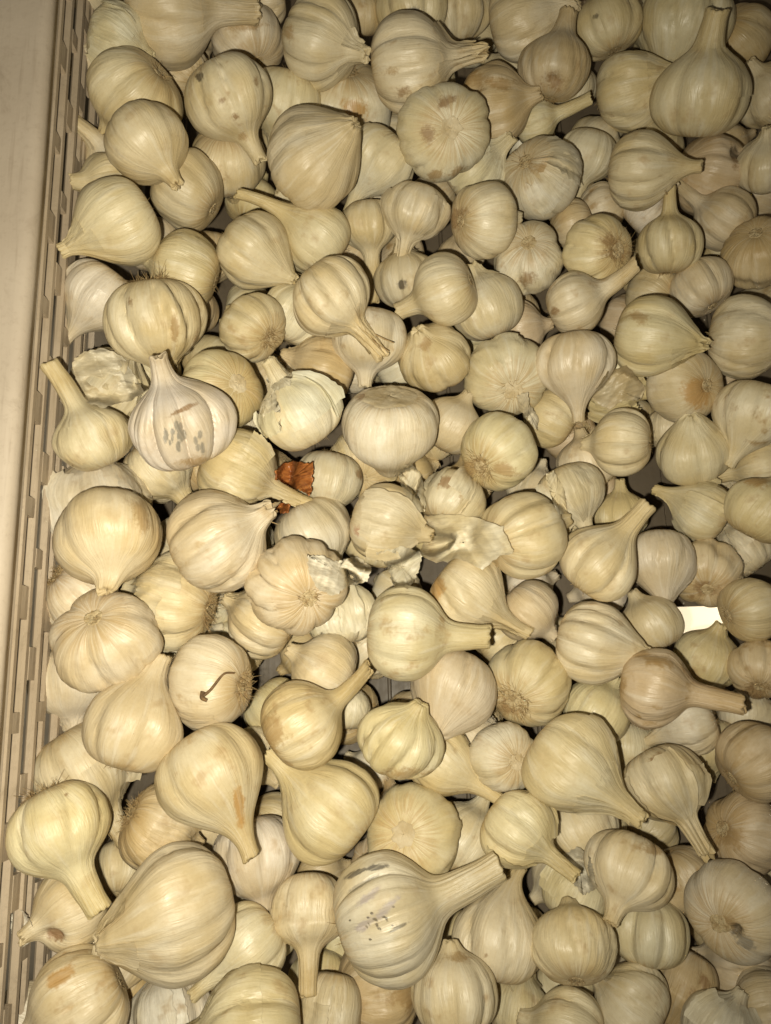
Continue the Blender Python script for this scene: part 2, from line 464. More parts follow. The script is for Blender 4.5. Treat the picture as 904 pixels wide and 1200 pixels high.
# one line per bulb: photograph pixel of the body's centre, half width, neck angle in the picture, neck tilt towards the viewer,
# neck tip distance in half widths, layer, shape letters, tone | label
TABLE = '''
195 8 60 5 8 1.75 1 n c | large cream bulb lying with its thick pale neck pointing at the stubby beige bulb
137 47 38 -15 25 1.2 1 tk w | half-peeled shiny white bulb near crate wall, brown torn skin at its tip
162 112 53 230 -20 1.15 1 - c | round cream bulb half covered by the yellowish bulb with a nub neck
172 167 48 -50 32 1.3 0 s y | yellowish bulb with short nub neck, lying on the cream bulb near the wall
115 75 30 200 10 1.3 3 - c | small bulb squeezed between half-peeled white bulb and crate wall
135 200 36 125 15 1.75 3 n w | bulb under yellowish nub-necked bulb, raising a thick white neck beside the wall
132 214 34 188 20 1.35 2 n y | bulb with a cut yellowish neck stub facing the crate wall
142 258 50 213 5 1.55 0 cs c | smooth pear-shaped bulb whose pointed tip touches the crate wall
222 226 46 150 -20 1.2 1 s c | plain round cream bulb under the nub neck of the yellowish bulb
266 113 51 -60 10 1.5 0 L c | bulb with brown pinpricks, a dark hole at its shoulder and big cloves
268 186 42 -80 -30 1.2 2 s y | yellowish bulb below the pinpricked bulb, touched by a long thin neck tip
291 50 40 120 -45 1.2 2 - c | cream bulb with brown-scuffed root end, behind the pinpricked bulb
332 118 41 -100 8 1.4 2 s w | smooth pale bulb standing between the pinpricked bulb and the large bright bulb
375 46 50 -14 30 1.3 1 L c | bulb with one fat bulging clove and a tan patch beside it
410 122 48 -90 -28 1.2 2 k w | wrinkled white bulb with a rusty orange stain, behind the large bright bulb
367 188 57 40 32 1.25 0 c c | large bright ribbed bulb with a short frayed tip beside the orange stain
448 187 40 230 5 1.9 1 c w | narrow pale bulb whose tapering neck slips under the large bright bulb
422 18 28 95 0 1.3 3 s b | narrow brown-skinned bulb wedged behind the fat-cloved bulb
478 78 54 9 6 1.62 0 xL c | big bulb with brown scuffs and a frayed knotted neck lying sideways
482 12 40 95 -15 1.2 2 - c | bulb with a grey bruise behind the frayed-necked bulb
533 16 38 95 0 1.2 2 L c | upright pale bulb with one deep vertical groove, beside the grey-bruised bulb
610 26 44 14 8 1.5 1 nc c | glossy bulb with a stubby cut neck, next to the dented bulb
520 154 53 200 -76 1.2 0 w w | white bulb showing a broad round root plate and two torn brown nicks
578 125 44 10 12 1.2 2 k b | brownish lumpy bulb beside the white bulb with the broad root plate
650 82 42 75 -12 1.45 1 sn b | tan bulb with a sunken shadowy dent in its side
625 142 27 12 0 2.3 2 n w | small slim bulb stretched sideways with a long pale neck under the dented bulb
711 32 40 110 -20 1.15 1 L c | rounded bulb with broad vertical cloves and one dark pinprick
737 108 45 12 12 1.28 1 c c | cone-shaped bulb whose blunt tip presses against the tall-necked bulb
800 25 52 -105 12 1.25 1 c c | plump bulb with a blunt tip pointing at the tall-necked bulb's shoulder
820 115 54 80 4 1.58 0 n c | tall-necked bulb with a thick upright neck and one deep shiny groove
862 50 40 -60 -30 1.2 2 h b | bulb with a fuzzy root edge beside the bare dark crate floor
905 112 38 120 20 1.3 1 L c | glossy bulb with a knotted stub, beside the tall-necked bulb
634 208 47 -45 -42 1.2 1 t w | bulb in split papery skin with a brown scab on its face
690 180 32 -110 8 1.9 3 n w | thin-necked bulb sunk between the scabbed bulb and the dark-necked bulb
748 200 43 -3 8 1.6 0 c c | round bulb with a long brown twisted neck lying over the scarred bulb
768 172 30 60 0 1.2 3 s c | small bulb peeping out under the cone-shaped bulb
832 205 43 160 28 1.2 2 k b | scarred bulb with a dark brown burn mark at its shoulder
900 195 36 90 20 1.2 1 L c | bulb beside the scarred bulb with the dark burn mark
488 246 37 -110 12 1.55 1 kxt c | small knobbly bulb with bunched ribs and a drooping fibrous neck
566 258 42 0 -32 1.2 0 s c | smooth round bulb with a brown root patch on its side
556 202 38 40 8 1.4 2 t w | papery white bulb tucked under the broad root plate bulb
620 302 42 -90 -58 1.2 1 k w | misshapen bulb with brown mould in the folds round its root
702 295 42 180 -46 1.2 0 h y | yellowish bulb with a dark hairy root patch
705 246 28 20 0 1.2 3 s c | small cream bulb behind the dark hairy root patch
673 264 28 200 0 1.2 3 s b | small brown bulb beside the split-skinned scabbed bulb
783 290 39 88 -6 1.7 1 L c | striped bulb with a thin dry neck pointing up between papery wings
757 248 28 40 0 1.5 2 ct w | pointed papery bulb behind the striped bulb's neck
850 258 36 140 6 1.9 2 k c | knobbly bulb with a long bent neck strip near the striped bulb
890 295 42 -80 -45 1.2 1 k b | rough brown bulb with crusted roots
822 338 35 120 -20 1.2 2 - c | bulb under the striped bulb, beside a black gap
768 345 33 160 -35 1.2 3 - b | dull bulb with its small root facing out, behind the cut-necked bulb
672 357 38 22 2 2.05 0 n c | bulb lying sideways with a long thick neck cut square
760 394 48 -12 8 1.3 0 cxL c | broad ribbed bulb with a ragged tip over a black gap
870 397 48 -5 5 1.5 0 c c | large bulb with heavy cloves turning its root to the ribbed bulb
803 453 44 180 -42 1.2 1 s c | round bulb with a bright orange stain on its smooth side
785 500 28 -80 0 1.3 3 s c | pale bulb hidden under the smooth orange-stained bulb
882 482 44 -110 8 1.55 0 c w | pale drop-shaped bulb with its neck hanging onto a yellow neck
814 532 42 95 28 1.2 1 cL c | pleated bulb with its tip tucked under the smooth orange-stained bulb
731 519 40 180 -8 1.2 1 L c | squat bulb with crosswise ridges beside a deep dark pit
715 450 38 -15 5 1.3 2 t c | bulb inside a loose ragged skin with a torn edge
673 422 43 -85 5 1.65 0 c c | drop-shaped bulb with a drooping pointed neck, resting on the ragged-skinned bulb
647 490 34 150 0 1.2 2 s c | small smooth bulb beside the strip of torn skin
594 444 48 120 -66 1.2 1 w w | pale bulb with a wide tan root disc and a white skin strip over it
583 530 47 40 -42 1.2 0 h c | glossy bulb with a fan of fine roots and a brown scuff
509 420 43 120 40 1.1 1 L y | yellowish bulb of swollen separate cloves with its tip towards the viewer
527 500 36 60 0 1.2 2 s c | half-hidden tan bulb beside the flat-cut white bulb
457 497 55 -90 -26 1.1 0 fs w | bright white bulb with its root end sliced flat
524 340 41 202 -12 1.55 0 sn c | smooth bulb with crosswise curved bands and a neck pointing down under it
477 330 36 100 0 1.2 2 - c | bulb with a small dark hole behind the smooth banded bulb
572 362 42 110 0 1.2 2 s w | bulb with a brown stripe at its crown beside the smooth banded bulb
606 388 33 10 0 1.2 3 k b | dull brown bulb under the misshapen mouldy bulb
388 345 48 -48 12 1.95 0 xL c | ribbed bulb with a long fibrous neck fanning over a paler bulb
432 395 44 -95 8 1.3 1 s w | pale bulb under the fanned fibrous neck
372 281 42 142 5 2.35 1 sc c | bulb with a long thin curved neck reaching out to the yellowish bulb
297 294 45 -35 22 1.35 1 c c | dull grey-cream bulb with a wispy tip beside the long thin neck
432 262 32 -84 8 2.6 2 n y | small yellowish bulb with a long neck standing beside the ribbed bulb
298 384 39 150 -42 1.2 1 h c | cream bulb with a bristly root cap and one dark speck
345 370 38 60 0 1.3 2 t w | white crumpled bulb behind the bristly root cap
220 318 46 165 -8 1.2 1 s c | bulb with two curved seams behind the big shiny root-tufted bulb
183 373 57 -80 4 1.3 0 hL y | big shiny bulb with vertical stripes and a frayed root tuft
118 345 42 -125 2 1.7 1 c w | pale waxy bulb tapering down along the crate wall
262 457 47 205 -58 1.2 0 w y | bulb with a ring of yellow streaks round its root disc
213 500 60 110 14 1.4 0 L m | mauve-white bulb with torn grey flecks on its face
112 515 44 118 2 2.2 0 n y | yellow bulb with a long straight neck leaning on the crate wall
128 455 45 60 10 1.2 2 tk g | bulb in crumpled grey skin behind the long yellow neck
118 592 55 100 0 1.2 2 t w | white bulb under the long-necked yellow bulb beside the crate wall
129 627 62 -88 30 1.15 0 s y | large flattened yellowish bulb with a folded-over neck
185 545 40 -50 0 1.4 2 n c | bulb with a stub neck under the mauve-white flecked bulb
253 636 62 30 20 1.25 0 xL c | large pleated bulb with a tuft of white fibres at its tip
275 550 50 -26 4 1.9 1 t y | bulb with a wide neck pointing at the brown onion skin
353 485 48 122 12 1.5 0 t w | bulb in flaking white skin with a ragged stub neck
380 435 42 160 5 1.2 2 k b | brown translucent-skinned bulb behind the flaking bulb
385 560 38 -100 5 1.2 2 s g | pale peeled bulb partly wrapped by copper-brown onion skin
425 545 40 90 -60 1.2 2 t y | yellow bulb with a brown decayed root spot
450 613 48 -15 10 1.2 1 Lt p | bulb blushed with reddish streaks beside the sheets of loose skin
368 622 44 -60 5 1.2 2 s g | greenish white bulb below the copper-brown onion skin
350 686 56 130 -62 1.2 0 L p | pinkish bulb with its root facing out and a torn white flap
312 727 46 150 -8 1.2 1 L c | bulb with curved ridges under the pinkish bulb
400 722 42 100 0 1.2 2 Lt w | small many-cloved bulb below the torn white flap
528 587 40 60 -20 1.2 1 t c | bulb with a dirty brown crown behind the big sheet of loose skin
611 627 54 20 -28 1.2 0 L c | large bulb with brown scab at its shoulder, touching the loose skin
545 692 46 -38 3 1.9 1 c y | bulb with yellow roots and a long tapering neck, under the loose skin
473 742 55 -4 5 1.78 0 n w | bright white bulb with a long smooth neck lying sideways
618 714 36 -45 0 1.2 2 s c | small tan bulb behind the yellow-rooted bulb's neck
533 806 52 -112 22 1.2 1 cs c | smooth bulb under the bright white bulb's long neck
619 803 51 50 -48 1.2 1 h c | round bulb with a dark crusty root disc
693 752 50 -12 8 1.28 0 cL c | large cone-shaped bulb with long shallow ribs and a blunt tip
700 662 46 52 4 1.95 0 nc c | wrinkled bulb with a long straight neck pointing into the dark pit
775 655 42 -85 15 1.35 1 c w | pale drop-shaped bulb beside the neck that points into the dark pit
668 577 40 -65 12 1.35 1 t c | bulb with a ragged papery collar beside a black gap
688 545 34 100 0 1.2 2 s c | bulb with a dark curved seam behind the ragged-collared bulb
728 605 30 92 5 1.35 3 s c | small bulb with a nub, down in the deep dark pit
826 600 36 150 0 1.7 1 tc c | bulb with a pointed skin flap beside the yellow neck
892 600 42 60 -5 1.2 0 s c | smooth glossy bulb below the yellow neck
895 545 34 193 0 2.2 1 n y | yellow bulb with a long yellow neck under the hanging drop-shaped bulb
829 672 41 90 -52 1.2 1 k b | brown bulb with a dark rotten root, beside the bright floor hole
872 645 34 130 0 1.2 2 t c | bulb with cracked skin under the smooth glossy bulb
878 714 38 20 -28 1.2 1 s c | pale bulb with a peeling skin patch beside the bright floor hole
828 774 37 70 10 1.2 2 s c | dull matte bulb just below the bright floor hole
765 733 36 120 0 1.2 2 s c | bulb with a dark vein across it, near the bright floor hole
764 805 46 -6 4 2.1 0 n b | brown-tinged bulb with a long woody neck lying sideways
890 785 36 90 -42 1.2 1 h b | bulb with a dark root beard
876 838 30 90 0 1.2 3 s w | pale bulb down behind the woody-necked bulb
812 850 34 200 0 1.9 2 c w | white bulb with a curved neck passing under the woody-necked bulb
832 870 34 -90 0 1.2 3 s y | yellowish bulb beneath the white curved-neck bulb
885 893 48 40 -20 1.2 0 L b | large ridged bulb with tan hollows
778 915 48 -58 8 1.75 0 xt c | grey papery bulb with a frayed neck beside a black gap
873 975 47 0 -46 1.2 1 k b | bulb with its brown-stained root turned outward
735 875 36 -90 0 1.3 3 s w | white bulb deep in the gap behind the grey papery bulb
667 892 57 -36 10 1.72 0 c c | largest drop-shaped bulb with a smooth pointed neck
698 835 38 60 0 1.2 2 s c | smooth bulb behind the largest drop-shaped bulb
592 888 40 165 -60 1.2 1 w w | small bulb with a neat round root ring
515 890 40 -32 4 2.15 2 c c | bulb with a straight slanting neck crossing the gap
469 869 49 60 26 1.1 0 L c | glossy bulb with a tan base and a small knot at its shoulder
352 850 52 32 8 1.95 0 s y | smooth bulb with a curved yellow neck and tan patch
382 785 40 150 0 1.2 2 - c | bulb with a crossing skin seam behind the curved yellow neck
249 800 54 170 -28 1.2 0 h c | bulb with bristly roots and a dry curled stalk stuck on it
128 748 61 -55 -48 1.2 0 L c | large bulb with a clean pale root disc and radiating pleats
208 705 55 165 -20 1.2 1 hkt c | rough bulb with a shaggy beard of roots
92 695 44 -40 -18 1.2 2 h w | white bulb with matted roots against the crate wall
153 855 58 68 4 1.55 0 nc c | plump bulb with a thick upright neck cut flat
85 795 46 -90 0 1.2 2 s w | pale bulb between the pleated root-disc bulb and the crate wall
95 900 58 -60 0 1.6 2 t c | wrinkled bulb half buried beside the crate wall
245 905 62 -60 8 1.7 0 c c | large drop-shaped bulb with a thick bent neck cut square
390 950 58 140 4 1.72 1 c c | big smooth bulb with its neck slipped under the tan-patched bulb
482 978 56 0 -78 1.1 1 w y | round yellowish bulb seen straight onto its root disc
540 985 44 60 0 1.2 2 s w | white bulb behind the yellowish root-disc bulb
606 970 46 -36 12 1.75 0 Lt c | bulb of many narrow cloves with a flared papery neck
680 970 40 -60 0 1.2 2 s c | plain bulb under the largest drop-shaped bulb
738 1018 48 -110 18 1.35 0 L c | bulb with one round clove bulging out of its ridged skin
795 1030 40 -60 -15 1.2 2 k b | brown-mottled bulb beside the round-cloved bulb
762 1095 45 90 6 1.1 1 L w | shiny bulb with pale vertical stripes and a crusty base
860 1068 54 45 -56 1.2 0 s w | bulb with a collapsed face and a dark hole torn in it
870 1132 44 180 0 1.2 2 L c | bulb underneath the bulb with the dark hole
805 1150 38 -112 2 1.6 1 co b | slim tan bulb streaked dark brown along one side
842 1208 44 60 5 1.2 1 t g | bulb in split grey skin under the slim streaked bulb
902 1185 44 20 0 1.2 1 L c | ridged bulb next to the one in split grey skin
742 1178 46 150 4 1.2 1 L c | bulb with crosswise bands beside the slim streaked bulb
672 1110 48 95 -18 1.1 0 s c | smooth egg-shaped bulb with faint tan smears
668 1212 50 170 0 1.2 1 L c | banded bulb below the smooth egg-shaped bulb
585 1105 52 80 4 1.6 1 cL c | ribbed upright bulb with its neck bent over sideways
533 1167 52 95 12 1.1 0 L c | heavy two-lobed bulb with a rough sunken tip
452 1077 72 20 6 1.98 0 n m | biggest long-necked bulb with black mould streaks and a grey bloom
362 1062 42 -90 6 2.1 1 on c | long narrow bulb standing beside the mouldy bulb
300 1000 50 -80 0 1.2 2 L w | white bulb under the bent neck of the large drop-shaped bulb
295 1105 45 215 3 1.8 1 c w | pale bulb with a thin tail beneath the huge pointed bulb
212 1065 76 195 10 1.25 0 cL c | huge fan-ribbed bulb with a small blunt tip
68 968 57 -68 6 1.85 0 hn c | bulb with a wide neck hanging down and a fuzzy root crown by the wall
85 1064 46 200 15 1.3 1 s y | bulb with a rotten orange hole under the hanging wide neck
97 1175 62 200 -10 1.2 0 L c | large bulb with a brown smudge, beside bare crate floor
25 1198 40 150 0 1.2 2 s w | pale bulb by the crate wall under the brown-smudged bulb
132 1112 46 -120 0 1.2 2 s c | smooth tan bulb under the huge fan-ribbed bulb's tip
300 1208 70 182 0 1.3 0 L c | very large smooth bulb with broad crosswise bands
200 1194 48 100 0 1.2 2 t w | bulb in ragged white skin between two large bulbs
388 1178 38 -100 0 1.4 2 ot c | narrow wrinkled bulb beside the very large banded bulb
440 1160 52 10 -12 1.2 2 - b | brown-shaded bulb underneath the black-streaked bulb
607 1182 36 80 5 1.5 2 nt c | bulb with a square neck stub under the ribbed upright bulb
672 1048 38 60 5 1.2 2 t g | bulb with loose grey skin flaps beside the flared papery neck
185 968 48 -30 -15 1.2 1 hkt b | brownish bulb with root bristles between the drop-shaped and huge bulbs
406 832 28 90 0 1.5 3 n w | small bulb showing a white neck beside the curved yellow neck
552 866 36 -30 0 1.2 3 s w | pale bulb in the gap behind the neat root-ring bulb
314 0 26 190 0 1.3 2 n y | stubby beige bulb touched by the thick-necked large bulb
442 -8 34 90 0 1.2 3 s w | white bulb behind the bulb with the grey bruise
112 -22 36 -60 5 1.7 2 n c | bulb with a hanging neck tip beside the half-peeled white bulb
216 86 32 150 -40 1.2 2 k y | small yellowish bulb between three larger ones near the pinpricked bulb
'''

TONES = {'c': (0.67, 0.585, 0.40), 'y': (0.665, 0.572, 0.37), 'w': (0.71, 0.645, 0.49), 'b': (0.60, 0.49, 0.31),
         'g': (0.655, 0.59, 0.43), 'm': (0.66, 0.60, 0.48), 'p': (0.68, 0.58, 0.43)}
rng = np.random.default_rng(11)
B = []
for ln in TABLE.strip().splitlines():
    d, lab = ln.split('|')
    u, v, r, a, e, T, ly, fg, tn = d.split()
    B.append(dict(u=float(u), v=float(v), r=float(r) * (1.03 if float(ly) < 2 else 1.08), a=math.radians(float(a)), e=math.radians(float(e)), T=float(T), ly=float(ly), fl=fg, tn=tn, label=lab.strip(), fill=False))
NB = len(B)
# bulbs deeper in the heap, glimpsed in the gaps
for row, v in enumerate(np.arange(-30, 1260, 66)):
    for u in np.arange(70 + (row % 2) * 36, 960, 74):
        uu, vv = u + rng.uniform(-12, 12), v + rng.uniform(-12, 12)
        if uu < 100 - vv * 0.06 + 10: continue
        if math.hypot(uu - 822, vv - 724) < 85 or (uu > 840 and vv < 60) or math.hypot(uu - 765, vv - 575) < 60: continue
        if math.hypot(uu - 850, vv - 385) < 40 or math.hypot(uu - 850, vv - 920) < 45: continue
        B.append(dict(u=uu, v=vv, r=rng.uniform(30, 37) * (1.12 - 0.00022 * uu + 0.0001 * (vv - 600)), a=rng.uniform(0, 6.28), e=rng.uniform(-0.8, 0.4), T=1.25, ly=4.6, fl='-', tn='ccwb'[int(rng.integers(4))],
                      label='shadowed garlic bulb buried under the top layer, glimpsed only through gaps', fill=True))
LAYER = 0.0125
for b in B:
    b['d'] = ray(b['u'], b['v'])
    b['s0'] = bed_depth(b['u'], b['v']) + b['ly'] * LAYER + rng.uniform(-0.002, 0.002) - (0.004 if b['ly'] == 0 else 0)
    # a basis with its third axis towards the camera
    w = -b['d'] / np.linalg.norm(b['d'])
    rt = np.cross([0, 1, 0], w); rt /= np.linalg.norm(rt); up = np.cross(w, rt)
    b['dir'] = RC @ (math.cos(b['e']) * math.cos(b['a']) * rt + math.cos(b['e']) * math.sin(b['a']) * up + math.sin(b['e']) * w)
s = np.array([b['s0'] for b in B])
Dw = np.array([RC @ b['d'] for b in B])
dirs = np.array([b['dir'] for b in B])
rp = np.array([b['r'] for b in B]) / FPX
# every bulb as three balls: body, shoulder, neck end
OFF = np.zeros((len(B), 3)); RAD = np.zeros((len(B), 3))
for i, b in enumerate(B):
    RAD[i] = (0.88, 0.40 if b['T'] > 1.3 else 0.3, 0.20)
    OFF[i] = (0.0, 0.75, max(0.9, b['T'] - 0.18))
ui = np.array([b['u'] for b in B]); vi = np.array([b['v'] for b in B]); ri = rp * FPX
ext = np.array([max(1.0, b['T']) for b in B])
I, J = np.triu_indices(len(B), 1)
near = np.hypot(ui[I] - ui[J], vi[I] - vi[J]) < ri[I] * ext[I] + ri[J] * ext[J]
I, J = I[near], J[near]
sgn = np.where(s[I] <= s[J], 1.0, -1.0)       # +1: i lies in front of j
wf = np.where(np.array([b['fill'] for b in B]), 1.0, 0.45)
for it in range(260):
    Rr = rp * s
    C = CAMP + Dw * s[:, None]
    best = np.zeros(len(I))
    for p in range(3):
        for q in range(3):
            if p and q: continue
            A1 = C[I] + dirs[I] * (OFF[I, p] * Rr[I])[:, None]
            A2 = C[J] + dirs[J] * (OFF[J, q] * Rr[J])[:, None]
            pen = RAD[I, p] * Rr[I] + RAD[J, q] * Rr[J] - np.linalg.norm(A1 - A2, axis=1)
            best = np.maximum(best, pen * (1.0 if p == q == 0 else 0.7))
    mv = best * sgn * 0.22
    ds = np.zeros(len(B))
    np.add.at(ds, I, -mv * wf[I]); np.add.at(ds, J, mv * wf[J])
    s += np.clip(ds, -0.004, 0.004)
    s += (np.array([b['s0'] for b in B]) - s) * 0.03
    z = CAM_Z + Dw[:, 2] * s
    low = np.maximum(0, 0.76 * rp * s + 0.0055 - z)
    s -= low / -Dw[:, 2]
for i, b in enumerate(B):
    b['s'] = float(s[i]); b['R'] = float(rp[i] * s[i]); b['C'] = CAMP + Dw[i] * s[i]
# buried bulbs that found no room are left out
keep = []
for i, b in enumerate(B):
    if b['fill']:
        clash = any(np.linalg.norm(b['C'] - o['C']) < 0.66 * (b['R'] + o['R']) for o in B[:NB]) or b['C'][2] < 0.5 * b['R']
        clash = clash or any(np.linalg.norm(b['C'] - o['C']) < 0.6 * (b['R'] + o['R']) for o in keep if o['fill'])
        wx = (b['C'][0] - WALL_X0) + 0.03 * (b['C'][1] - WALL_Y0)
        if clash or wx < 0.8 * b['R']: continue
    keep.append(b)
# of the buried bulbs only those that show through a gap are kept
HH, WW = 300, 226
zb = np.full((HH, WW), 9.0); ib = np.full((HH, WW), -1)
gy, gx = np.mgrid[0:HH, 0:WW]
for k, b in enumerate(keep):
    d2 = ((gx + .5) * 4 - b['u']) ** 2 + ((gy + .5) * 4 - b['v']) ** 2
    rr_ = (b['r'] * 0.97) ** 2
    dz = b['s'] - b['R'] * np.sqrt(np.clip(1 - d2 / rr_, 0, 1))
    m_ = (d2 < rr_) & (dz < zb)
    zb[m_] = dz[m_]; ib[m_] = k
cnt = np.bincount(ib[ib >= 0], minlength=len(keep))
keep = [b for k, b in enumerate(keep) if not b['fill'] or cnt[k] >= 5]
used = set()
for b in keep[NB:]:
    for o in sorted(keep[:NB], key=lambda q: math.hypot(q['u'] - b['u'], q['v'] - b['v'])):
        if len(o['label'].split()) <= 11 and o['label'] not in used:
            used.add(o['label']); b['label'] = 'buried bulb glimpsed beside the ' + o['label']
            break
B = keep
for b in B[:NB]:        # nothing pokes through the crate wall
    wx = (b['C'][0] - WALL_X0) + 0.03 * (b['C'][1] - WALL_Y0)
    b['wallgap'] = wx - b['R']
print('bulbs', NB, 'buried', len(B) - NB, 'R mm', round(1000 * np.mean([b['R'] for b in B[:NB]]), 1), 'wall', sum(1 for b in B[:NB] if b['wallgap'] < -0.004))


# ------------------------------------------------------------------ one garlic bulb
MARKCOL = {'orange': (0.44, 0.24, 0.06), 'brown': (0.24, 0.13, 0.045), 'tan': (0.36, 0.23, 0.09), 'black': (0.045, 0.04, 0.035), 'grey': (0.20, 0.185, 0.15),
           'lilac': (0.42, 0.37, 0.36), 'red': (0.44, 0.24, 0.15), 'rot': (0.20, 0.075, 0.012), 'dark': (0.03, 0.02, 0.012), 'pale': (0.78, 0.74, 0.64)}
# marks: photograph pixel of the mark, radius along x and y, angle, colour
MARKS = [
    (415, 128, 15, 13, 0, 'orange'), (817, 459, 15, 17, 0, 'orange'), (596, 580, 10, 7, 0, 'brown'), (590, 551, 17, 8, -15, 'tan'), (555, 545, 22, 10, 30, 'tan'),
    (214, 480, 20, 3, 25, 'brown'), (232, 541, 26, 7, 5, 'tan'), (430, 1052, 16, 5, 40, 'lilac'), (455, 1064, 22, 5, 45, 'lilac'), (425, 1085, 16, 6, 30, 'lilac'),
    (440, 1017, 16, 3.5, 8, 'black'), (420, 1022, 16, 3, 25, 'black'), (425, 1036, 20, 2.5, 30, 'grey'), (468, 1086, 12, 2.5, 25, 'black'), (462, 1090, 9, 2, 30, 'grey'),
    (62, 1098, 13, 8, -10, 'rot'), (70, 1146, 18, 8, 35, 'orange'), (715, 283, 20, 9, -20, 'brown'), (722, 296, 16, 13, 0, 'brown'), (634, 200, 15, 11, -20, 'tan'),
    (866, 178, 10, 8, 0, 'dark'), (861, 190, 6, 9, 0, 'brown'), (475, 108, 12, 9, 20, 'brown'), (460, 83, 10, 7, 20, 'tan'), (620, 326, 13, 10, 20, 'brown'),
    (616, 285, 6, 5, 0, 'tan'), (471, 333, 5, 6, 0, 'dark'), (235, 90, 5, 4, 0, 'dark'), (277, 137, 5, 4, -30, 'brown'), (300, 95, 4, 8, 20, 'brown'), (260, 118, 4, 4, 0, 'brown'),
    (650, 97, 16, 14, 0, 'brown'), (337, 37, 8, 12, 0, 'tan'), (484, 15, 10, 9, 0, 'grey'), (540, 205, 14, 12, 0, 'tan'), (535, 255, 12, 20, -10, 'brown'), (865, 335, 22, 12, 0, 'brown'),
    (420, 622, 7, 8, 0, 'red'), (515, 563, 28, 8, -15, 'brown'), (540, 583, 4, 9, 0, 'tan'), (512, 690, 9, 18, 0, 'orange'),
    (598, 828, 18, 14, 0, 'brown'), (828, 690, 20, 13, 0, 'brown'), (885, 810, 20, 12, 0, 'brown'), (855, 980, 24, 14, -30, 'tan'), (320, 858, 17, 28, 25, 'tan'), (470, 908, 42, 9, 5, 'tan'),
    (862, 1091, 8, 7, -30, 'dark'), (848, 1080, 16, 12, 0, 'tan'), (874, 1104, 13, 7, -35, 'grey'), (825, 1152, 7, 20, 10, 'brown'), (770, 890, 16, 8, 20, 'brown'),
    (815, 1170, 6, 12, 10, 'brown'), (790, 1042, 14, 7, 10, 'tan'), (422, 555, 9, 7, 0, 'brown'), (285, 160, 8, 6, 0, 'tan'), (500, 402, 10, 7, 30, 'tan'),
    (455, 462, 30, 6, -10, 'tan'), (427, 465, 12, 4, 15, 'brown'), (752, 372, 18, 9, -20, 'tan'), (650, 365, 8, 6, 0, 'brown'), (640, 338, 12, 7, 30, 'tan'),
    (291, 30, 26, 9, 5, 'tan'), (575, 310, 20, 8, -35, 'brown'), (725, 800, 10, 16, 0, 'tan'), (760, 770, 34, 7, -18, 'tan'), (232, 405, 6, 18, 0, 'tan'), (152, 352, 3, 8, 10, 'brown'),
    (205, 385, 4, 22, 3, 'tan'), (78, 932, 4, 4, 0, 'brown'), (590, 100, 14, 10, 0, 'tan'), (560, 95, 16, 12, 10, 'tan'), (885, 560, 16, 10, 0, 'orange'), (770, 995, 20, 10, 10, 'tan'),
    (510, 205, 10, 6, 20, 'tan'), (502, 158, 8, 10, 0, 'brown'), (527, 118, 12, 8, 20, 'brown'), (470, 1165, 18, 26, -30, 'tan'), (535, 1122, 22, 7, 0, 'tan'), (280, 585, 5, 5, 0, 'tan'),
    (280, 940, 6, 24, 5, 'orange'), (165, 600, 10, 26, 20, 'tan'), (425, 720, 3, 3, 0, 'dark'), (698, 19, 3, 3, 0, 'dark'), (570, 1120, 4, 4, 0, 'brown'),
]
_r = random.Random(3)
for q in range(16):       # torn flecks on the mauve-white bulb, mould dots on the big long-necked one
    x, y = ((196, 514), (206, 512), (208, 500), (214, 504), (212, 518), (233, 512), (236, 520))[q % 7]
    MARKS.append((x + _r.uniform(-4, 4), y + _r.uniform(-6, 6), _r.uniform(2.0, 3.4), _r.uniform(3.5, 8), _r.uniform(-5, 15), 'grey'))
for q in range(16):
    MARKS.append((443 + _r.gauss(0, 9), 1080 + _r.gauss(0, 9), 1.7, 1.5, 0, 'dark'))
PROFILE = {
    'r': [(.012, -.655), (.10, -.675), (.20, -.705), (.34, -.715), (.54, -.675), (.76, -.54), (.93, -.30), (1, .0), (.975, .24), (.87, .47), (.68, .66), (.46, .79), (.30, .89), (.225, 1.0)],
    'c': [(.012, -.655), (.10, -.675), (.20, -.705), (.34, -.715), (.54, -.675), (.76, -.54), (.93, -.30), (1, .0), (.97, .24), (.87, .46), (.71, .66), (.54, .83), (.39, .98), (.28, 1.12)],
    'f': [(.012, -.600), (.30, -.600), (.52, -.602), (.60, -.612), (.68, -.585), (.84, -.44), (.96, -.22), (1, .02), (.965, .26), (.83, .52), (.62, .73), (.43, .89), (.31, 1.02), (.25, 1.14)],
}


def pchip(t, y, tq):
    """monotone-ish cubic through the profile points"""
    h = np.diff(t); d = np.diff(y) / h
    m = np.zeros(len(t)); m[0], m[-1] = d[0], d[-1]
    for i in range(1, len(t) - 1):
        m[i] = 0 if d[i - 1] * d[i] <= 0 else 2 * d[i - 1] * d[i] / (d[i - 1] + d[i])
    k = np.clip(np.searchsorted(t, tq) - 1, 0, len(h) - 1)
    x = (tq - t[k]) / h[k]
    return (y[k] * (1 + 2 * x) * (1 - x) ** 2 + m[k] * h[k] * x * (1 - x) ** 2 + y[k + 1] * x * x * (3 - 2 * x) + m[k + 1] * h[k] * x * x * (x - 1))


def wave(rg, th, z, kt, kz, n):
    out = 0
    for _ in range(n):
        out = out + rg.normal() * np.sin(int(rg.integers(kt[0], kt[1] + 1)) * th + rg.uniform(*kz) * z + rg.uniform(0, 6.28))
    return out / math.sqrt(n)


